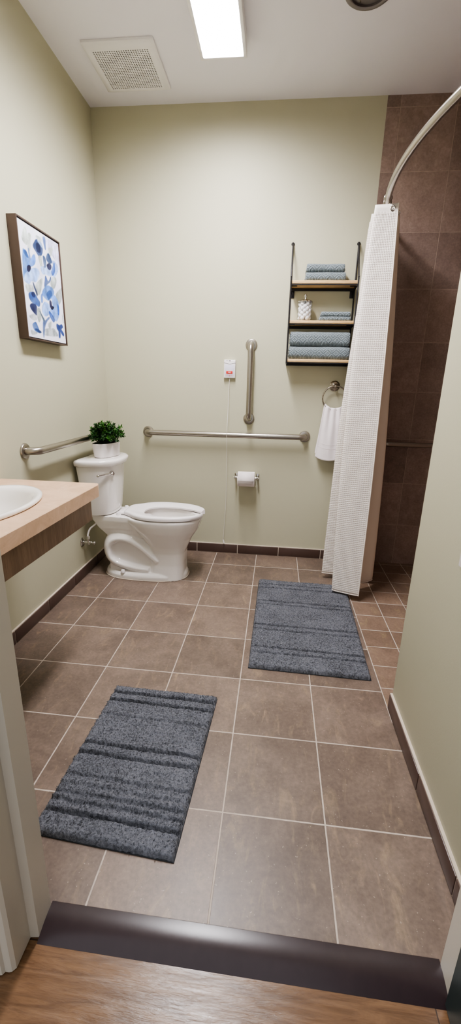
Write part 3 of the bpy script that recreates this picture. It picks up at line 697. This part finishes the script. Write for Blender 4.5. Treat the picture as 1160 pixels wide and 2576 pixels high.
# tank: D-shaped plan, tapering to the bottom
def dplan(x0, x1, hw, z, m=32, e=2.6):
    P = [(x0, c+hw*.93, z), (x0, c-hw*.93, z)]
    xs = x0+(x1-x0)*.16
    for k in range(m+1):
        a = -PI/2+PI*k/m; ca, sa_ = max(0, math.cos(a)), math.sin(a)
        P.append((xs+(x1-xs)*ca**(2/e*.95), c+hw*math.copysign(abs(sa_)**(2/2.5), sa_), z))
    return P
b = B(); loft(b, [dplan(.045, .196, .135, .4175), dplan(.043, .206, .150, .424), dplan(.042, .212, .156, .45), dplan(.032, .226, .178, .60), dplan(.024, .234, .196, .733)]); obj('tank', b, M['porcelain'], t, sharp=50)
b = B(); loft(b, [dplan(.022, .238, .192, .7335), dplan(.020, .252, .204, .7355), dplan(.018, .258, .209, .742), dplan(.018, .262, .213, .762), dplan(.020, .259, .210, .770), dplan(.026, .251, .203, .7745), dplan(.038, .232, .188, .776)]); obj('tank_lid', b, M['porcelain'], t, sharp=50)
# flush lever on the tank front
b = B()
LV = [(.2130, -.528), (.1900, -.560), (.1640, -.588)]          # along the curved tank face, towards the counter
nrm_ = Vector((.78, -.62, 0)); A0 = Vector((.2085, -.528, .690))
for k_, (r0, r1, h0, h1) in enumerate(((.0165, .0165, -.006, .008), (.0165, .011, .008, .016), (.010, .010, .016, .026))):
    a_ = A0+nrm_*h0; e_ = A0+nrm_*h1; tube(b, [a_, e_], r0, 22, r2=r1)
P = spline([A0+nrm_*.024, Vector((.212, -.556, .690)), Vector((.194, -.590, .690)), Vector((.172, -.618, .688))], 5); tube(b, P, .0075, 12, r2=.0055); ball(b, (.168, -.622, .688), .0105, 1., 1., .75, 2); obj('flush_lever', b, M['chrome'], t)
# open-front seat
c = -.43
b = B()
def seat_out(u):
    """Outline point for u in 0..1 from the rear centre round one side to the front centre (x, half width)."""
    K = [(.266, 0), (.266, .045), (.270, .075), (.31, .105), (.36, .148), (.43, .178), (.52, .186), (.61, .176), (.69, .145), (.745, .095), (.770, .045), (.775, 0)]
    f = u*(len(K)-1); i = min(int(f), len(K)-2); k = f-i
    P = [Vector((*K[max(0, min(len(K)-1, j))], 0)) for j in (i-1, i, i+1, i+2)]
    q = .5*((2*P[1])+(P[2]-P[0])*k+(2*P[0]-5*P[1]+4*P[2]-P[3])*k*k+(P[1]*3-P[0]-P[2]*3+P[3])*k**3)
    return q.x, max(q.y, 0)
def seat_in(u):
    K = [(.385, 0), (.387, .03), (.397, .056), (.418, .080), (.45, .098), (.49, .107), (.54, .109), (.59, .103), (.64, .090), (.69, .072), (.735, .045), (.750, .030)]
    f = u*(len(K)-1); i = min(int(f), len(K)-2); k = f-i
    return K[i][0]+(K[i+1][0]-K[i][0])*k, K[i][1]+(K[i+1][1]-K[i][1])*k
R = []; NS = 40; UMAX = .915
for q in range(-NS, NS+1):
    s = -1 if q < 0 else 1; u = abs(q)/NS*UMAX
    xo, yo = seat_out(u); xi, yi = seat_in(min(1, u/UMAX))
    O = Vector((xo, s*yo, 0)); I = Vector((xi, s*yi, 0)); d = (O-I); w = d.length; d.normalize()
    prof = [(0, .424), (0, .432), (.10, .4365), (.35, .441), (.65, .446), (.88, .447), (.97, .443), (1, .435), (.985, .422), (.9, .4185), (.1, .4185)]
    R.append([(I.x+d.x*w*k, c+I.y+d.y*w*k, z) for k, z in prof])
loft(b, R); obj('seat', b, M['plastic'], t, sharp=50)
b = B()
for s in (-1, 1): lathe(b, [(.016, .4155), (.015, .424), (.011, .436), (.004, .438)], (.235, c+s*.075, 0), 'z', 18)
box(b, .228, .276, c-.075, c+.075, .421, .433, .004); obj('seat_hinge', b, M['plastic'], t)

# ------------------------------------------------------------------ water supply
t = thing('water_supply_valve', (0, -.551, .235), 'chrome shut-off valve with white hose on left wall below tank', 'valve')
vy, vz = -.551, .235
b = B(); lathe(b, [(.030, .0006), (.030, .004), (.024, .009), (.012, .011)], (0, vy, vz), 'x', 28); obj('escutcheon', b, M['chrome'], t)
b = B(); tube(b, [(.008, vy, vz), (.062, vy, vz)], .008, 14); tube(b, [(.042, vy, vz-.012), (.042, vy, vz+.03)], .0085, 14); lathe(b, [(.0115, .026), (.0115, .044)], (.042, vy, vz), 'z', 6); obj('valve_body', b, M['chrome'], t)
b = B(); tube(b, [(.060, vy, vz), (.078, vy, vz)], .0055, 10); ball(b, (.083, vy, vz), .013, .55, 1.3, .95, 2); obj('valve_handle', b, M['chrome'], t)
b = B(); tube(b, spline([(.042, vy, vz+.036), (.042, vy+.002, .29), (.055, vy+.012, .325), (.085, vy+.030, .352), (.098, vy+.042, .375), (.098, vy+.045, .400)], 8), .0055, 12); lathe(b, [(.011, .388), (.015, .392), (.015, .4145)], (.098, vy+.045, 0), 'z', 10); obj('supply_hose', b, M['plastic'], t)

# ------------------------------------------------------------------ plant on the tank
pc = Vector((.150, -.425, .7765))
t = thing('potted_plant', pc, 'small leafy boxwood plant in white ribbed pot on toilet tank', 'plant')
b = B(); ang = math.radians(-14); R = []
def opot(k, z, off=0):
    P = []
    for i in range(56):
        a = 2*PI*i/56; ca, sa_ = math.cos(a), math.sin(a)
        x = (.058*k+off)*math.copysign(abs(ca)**.8, ca); y = (.108*k+off)*math.copysign(abs(sa_)**.8, sa_)
        P.append((pc.x+x*math.cos(ang)-y*math.sin(ang), pc.y+x*math.sin(ang)+y*math.cos(ang), pc.z+z))
    return P
R.append(opot(.84, 0)); R.append(opot(.89, .003))
for k in range(11):
    z = .008+k*.0068; kk = .90+.10*(z/.085); R.append(opot(kk, z, .0011)); R.append(opot(kk, z+.0034, -.0002))
R += [opot(1.0, .083), opot(.99, .086), opot(.95, .086), opot(.93, .078)]
loft(b, R); obj('pot', b, M['whitepot'], t, sharp=70)
b = B(); loft(b, [opot(.925, .0785), opot(.8, .086), opot(.4, .092)]); obj('moss', b, M['soil'], t)
b = B(); cl = b.loops.layers.float_color.new('tint')
def leaf(p, d, up, L, W, col):
    d = d.normalized(); s = d.cross(up); s = s.normalized() if s.length > 1e-4 else d.orthogonal().normalized(); nrm = s.cross(d).normalized()
    pts = [p, p+d*L*.35+s*W*.5+nrm*L*.06, p+d*L*.75+s*W*.42+nrm*L*.05, p+d*L, p+d*L*.75-s*W*.42+nrm*L*.05, p+d*L*.35-s*W*.5+nrm*L*.06, p+d*L*.5]
    v = [b.verts.new(q) for q in pts]
    for q in ((0, 1, 6), (1, 2, 6), (2, 3, 6), (3, 4, 6), (4, 5, 6), (5, 0, 6)):
        f = b.faces.new([v[i] for i in q]); k = random.uniform(.92, 1.08)
        for lp in f.loops: lp[cl] = (col[0]*k, col[1]*k, col[2]*k, 1)
rnd = random.Random(11); stems = []
for k in range(150):
    th = rnd.uniform(0, 2*PI); el = math.asin(rnd.uniform(-.12, 1)); ce = math.cos(el)
    tip = Vector((.106*ce*math.cos(th), .138*ce*math.sin(th), .040+.098*math.sin(el)+.012*math.cos(el))) * rnd.uniform(.74, 1.03)
    tip = Vector((tip.x*math.cos(ang)-tip.y*math.sin(ang), tip.x*math.sin(ang)+tip.y*math.cos(ang), tip.z))
    tip.x = max(tip.x, -.054)
    root = pc + Vector((tip.x*.32, tip.y*.42, .080)); tip = pc+Vector((tip.x, tip.y, tip.z+.070))
    mid = (root+tip)/2+Vector((0, 0, .018)); S = spline([root, mid, tip], 4); stems.append(S)
    g = rnd.random(); bright = rnd.random() < .35
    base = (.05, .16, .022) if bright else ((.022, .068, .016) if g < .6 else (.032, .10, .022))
    for i in range(2, len(S)):
        d = (S[i]-S[i-1]).normalized(); s1 = d.orthogonal().normalized(); s1.rotate(Matrix.Rotation(rnd.uniform(0, 6.28), 3, d))
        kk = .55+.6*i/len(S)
        for s in ((1, -1, 0) if i < len(S)-1 else (1, -1, .5, -.5, 0)):
            dd = (d*.75+s1*s+Vector((0, 0, .15))).normalized() if s else (d*.4+d.cross(s1)*rnd.choice((-1, 1))).normalized()
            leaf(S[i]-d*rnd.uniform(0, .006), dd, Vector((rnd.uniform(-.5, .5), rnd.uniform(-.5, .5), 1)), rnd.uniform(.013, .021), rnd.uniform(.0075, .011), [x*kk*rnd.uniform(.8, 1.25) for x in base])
tag(obj('foliage', b, M['leaf'], t, recalc=False, sharp=30), 'dense small green leaves')
b = B()
for S in stems: tube(b, S, .0011, 5, r2=.0006)
obj('twigs', b, plain('twig', (64, 74, 40), .7), t)

# ------------------------------------------------------------------ shower rod, hooks and curtain
ZR = 2.130
rodx = lambda y: 1.666+.27*(y+.76)**2
t = thing('shower_curtain_rod', (rodx(-.76), -.76, ZR), 'bowed brushed steel curtain rod over the shower opening', 'curtain rod')
b = B(); tube(b, [(rodx(y), y, ZR) for y in [-.012-(1.496)*k/48 for k in range(49)]], .0155, 20); obj('rod', b, M['steel'], t)
b = B(); lathe(b, [(.036, -.0006), (.036, -.006), (.026, -.016), (.018, -.022)], (rodx(0), 0, ZR), 'y', 28); obj('flange', b, M['steel'], t)
b = B(); lathe(b, [(.036, .0006), (.036, .006), (.026, .016), (.018, .022)], (rodx(-1.52), -1.52, ZR), 'y', 28); obj('flange', b, M['steel'], t)
ZT, ZB = 2.098, .036
T = [(1.740, -.482), (1.690, -.472), (1.632, -.460), (1.700, -.425), (1.768, -.395), (1.700, -.365), (1.638, -.345), (1.72, -.31), (1.79, -.28), (1.72, -.26), (1.650, -.235), (1.73, -.20), (1.81, -.17), (1.74, -.15), (1.664, -.128), (1.75, -.10), (1.83, -.055)]
Bo = [(1.742, -.640), (1.672, -.618), (1.594, -.575), (1.72, -.50), (1.872, -.392), (1.72, -.36), (1.556, -.335), (1.70, -.30), (1.845, -.265), (1.71, -.235), (1.585, -.205), (1.72, -.175), (1.845, -.15), (1.72, -.13), (1.61, -.10), (1.73, -.08), (1.84, -.05)]
NH = 110; SUB = 7
def curtain_row(f):
    e = 1-(1-f)**1.7
    pts = [(a[0]+(q[0]-a[0])*e, a[1]+(q[1]-a[1])*f, 0) for a, q in zip(T, Bo)]
    bulge = math.sin(PI*f)
    out = []
    for i, (x, y, z) in enumerate(pts):
        if i == 2: x -= .022*bulge
        if i == 0: x += .012*bulge
        w = .006*noise.noise(Vector((i*1.7, f*3.2, 4.)))*bulge
        out.append((x+w, y+w*.6, 0))
    return spline(out, SUB)
b = B(); uvl = b.loops.layers.uv.new('UVMap'); rows = [curtain_row(k/NH) for k in range(NH+1)]; UV = {}; VV = []
arc = [0.]
for i in range(1, len(rows[NH//2])): arc.append(arc[-1]+(rows[NH//2][i]-rows[NH//2][i-1]).length)
for k, r in enumerate(rows):
    f = k/NH; z = ZT+(ZB-ZT)*f; line = []
    for i, p in enumerate(r):
        v = b.verts.new((p.x, p.y, z)); UV[v] = (arc[i], z-.04); line.append(v)
    VV.append(line)
for k in range(NH):
    for i in range(len(VV[0])-1):
        f = b.faces.new((VV[k][i], VV[k][i+1], VV[k+1][i+1], VV[k+1][i]))
        for lp in f.loops: lp[uvl].uv = UV[lp.vert]
t = thing('shower_curtain', (1.70, -.35, ZB), 'cream waffle-weave shower curtain bunched at the far end of the rod', 'shower curtain')
M['curtain_back'] = plain('curtain lining', (236, 222, 204), .9, spec=.1, var=.03)
o = obj('curtain_panel', b, [M['waffle'], M['curtain_back']], t, sharp=180, recalc=False); md = o.modifiers.new('s', 'SOLIDIFY'); md.thickness = .0022; md.offset = 0; md.material_offset = 1
M['hem'] = plain('curtain hem', (240, 230, 220), .9, spec=.1, var=.02)
b = B(); tube(b, [(r[0].x-.002, r[0].y, ZT+(ZB-ZT)*k/NH) for k, r in enumerate(rows)], .0032, 8)
tube(b, [(p.x, p.y, ZB+.002) for p in rows[-1]], .0028, 8); obj('hem', b, M['hem'], t)
gp = rows[1][5]; g0_ = Vector((1.715, -.4775, 2.076))
b = B(); tube(b, [g0_+Vector((.011*math.cos(2*PI*i/24), -.0025, .011*math.sin(2*PI*i/24))) for i in range(25)], .0022, 8, caps=False); obj('grommet', b, M['nickel'], t)
def hook(y, px, py, label):
    t = thing('curtain_hook', (rodx(y), y, ZR), label, 'curtain hook', 'curtain hooks on the rod'); rx = rodx(y)
    P = [(rx+.0195*math.cos(a), y-.002*math.sin(a), ZR+.0195*math.sin(a)) for a in [PI*1.25-PI*1.5*k/16 for k in range(17)]]
    P += [(rx+.010, y-.006, ZR-.026), (px+.004, py-.008, ZR-.045), (px, py-.008, ZR-.056), (px-.004, py+.002, ZR-.060), (px-.004, py+.009, ZR-.050)]
    b = B(); tube(b, spline(P, 3), .0021, 8); obj('wire', b, M['chrome'], t)
    b = B()
    for k in (-3, 0, 3): ball(b, (rx+.0195*math.cos(PI/2+k*.14), y, ZR+.0195*math.sin(PI/2+k*.14)), .0034, sub=1)
    obj('roller_bead', b, M['chrome'], t)
hook(-.455, 1.715, -.478, 'wire hook at the near edge of the cream curtain, in its grommet')
hook(-.400, 1.760, -.402, 'wire hook behind the first one on the curtain rod')

# ------------------------------------------------------------------ bath mats
def bath_mat(quad, grooves, label, seed, th=.022):
    """quad: far-left, far-right, near-right, near-left corners on the floor; grooves: fractions from the far end."""
    Q = [Vector((x, y, 0)) for x, y in quad]; ctr = sum(Q, Vector())/4
    t = thing('bath_mat', ctr, label, 'bath mat', 'shaggy slate grey bath mats')
    rnd = random.Random(seed)
    W = (Q[1]-Q[0]).length; L = (Q[3]-Q[0]).length
    P = lambda u, v: (Q[0]*(1-u)+Q[1]*u)*(1-v)+(Q[3]*(1-u)+Q[2]*u)*v
    nu, nv = int(W/.0034), int(L/.0034)
    def height(u, v):
        x, y = u*W, v*L; e = min(x, W-x, y, L-y)
        h = th*min(1, .45+.55*(max(e, 0)/.012)**.6)
        wob = .0035*noise.noise(Vector((x*7, seed, v*9)))
        for g, dp in grooves:
            d = abs(y-g*L+wob)
            if d < .007: h -= dp*.0165*(1-(d/.007)**2.)
        h += .0030*noise.noise(Vector((x*95, y*120, seed)))+.0022*noise.noise(Vector((x*230, y*260, seed)))
        h += .0034*noise.noise(Vector((x*9, y*48, seed+5.)))
        return max(h, .004)
    b = B(); V = []
    for j in range(nv+1):
        row = []
        for i in range(nu+1):
            u, v = i/nu, j/nv; p = P(u, v); edge = i in (0, nu) or j in (0, nv)
            q = Vector((noise.noise(Vector((u*W*110, v*L*110, 9.))), noise.noise(Vector((u*W*110, v*L*110, 19.))), 0))*(.003 if edge else .0015)
            row.append(b.verts.new((p.x+q.x, p.y+q.y, .0035 if edge else height(u, v))))
        V.append(row)
    for j in range(nv):
        for i in range(nu): b.faces.new((V[j][i], V[j][i+1], V[j+1][i+1], V[j+1][i]))
    # tufts standing out of the pile
    for k in range(int(W*L*42000)):
        u, v = rnd.random(), rnd.random(); h = height(u, v)
        if h < th*.55: continue                    # the furrows stay bare
        p = P(u, v); lean = Vector((rnd.uniform(-1, 1), rnd.uniform(-1, .5), 0))*.0045; a0 = rnd.uniform(0, 6.28); r_ = rnd.uniform(.0012, .0021)
        tip = b.verts.new((p.x+lean.x, p.y+lean.y, h+rnd.uniform(.0015, .0042)))
        ring = [b.verts.new((p.x+r_*math.cos(a0+q*2.094), p.y+r_*math.sin(a0+q*2.094), max(h-.002, .003))) for q in range(3)]
        for q in range(3): b.faces.new((ring[q], ring[(q+1) % 3], tip))
    tag(obj('pile', b, M['mat'], t, recalc=False, sharp=70), None)
    b = B(); inner = [P(u, v) for u, v in ((-.004, -.003), (1.004, -.003), (1.004, 1.003), (-.004, 1.003))]
    loft(b, [[(p.x, p.y, z) for p in inner] for z in (.0004, .0036)]); obj('backing', b, M['matback'], t)
bath_mat([(.599, -1.556), (1.021, -1.566), (.991, -2.183), (.578, -2.158)], [(.072, 1), (.142, 1), (.27, .35), (.49, .95), (.56, 1), (.70, .45), (.755, .3), (.80, .5), (.84, .6), (.895, 1)], 'smaller grey mat nearest the doorway threshold', 3)
bath_mat([(1.143, -.462), (1.692, -.474), (1.670, -1.362), (1.134, -1.349)], [(.075, .9), (.128, 1), (.322, 1), (.365, .9), (.612, 1), (.662, .7), (.838, .95), (.885, .7)], 'larger grey mat lying beside the shower curtain', 8)

# ------------------------------------------------------------------ wall plate at the picture edge
t = thing('wall_plate', (1.712, -1.900, .827), 'pale wall plate on green partition at right picture edge', 'wall plate')
b = B(); box(b, 1.7065, 1.7118, -1.938, -1.864, .770, .884, .0015); obj('cover', b, M['plastic'], t)
b = B()
for z in (.807, .847): box(b, 1.7052, 1.7068, -1.917, -1.885, z-.013, z+.013, .0006)
obj('socket_face', b, M['plastic'], t)

# ------------------------------------------------------------------ camera, world
cam = bpy.data.cameras.new('camera'); co = bpy.data.objects.new('camera', cam); C.objects.link(co)
cam.sensor_fit = 'VERTICAL'; cam.sensor_height = 36.; cam.lens = 1056.596/2576*36.; cam.clip_start = .02
yaw, pit, rol = (-0.101606, -0.290971, 0.025015)
fwd = Vector((math.sin(yaw)*math.cos(pit), math.cos(yaw)*math.cos(pit), math.sin(pit))); right = Vector((math.cos(yaw), -math.sin(yaw), 0)); up = right.cross(fwd)
R_ = right*math.cos(rol)+up*math.sin(rol); U_ = up*math.cos(rol)-right*math.sin(rol)
mt = Matrix((R_, U_, -fwd)).transposed().to_4x4(); mt.translation = Vector((1.19967, -2.96650, 1.21671)); co.matrix_world = mt
bpy.context.scene.camera = co
w = bpy.data.worlds.new('world'); bpy.context.scene.world = w; w.use_nodes = True
bg = w.node_tree.nodes['Background']; bg.inputs[0].default_value = (.92, .95, 1., 1); bg.inputs[1].default_value = .36
vs_ = bpy.context.scene.view_settings
vs_.view_transform = 'AgX'; vs_.look = 'AgX - Medium High Contrast'; vs_.exposure = 1.66; vs_.gamma = 1.0
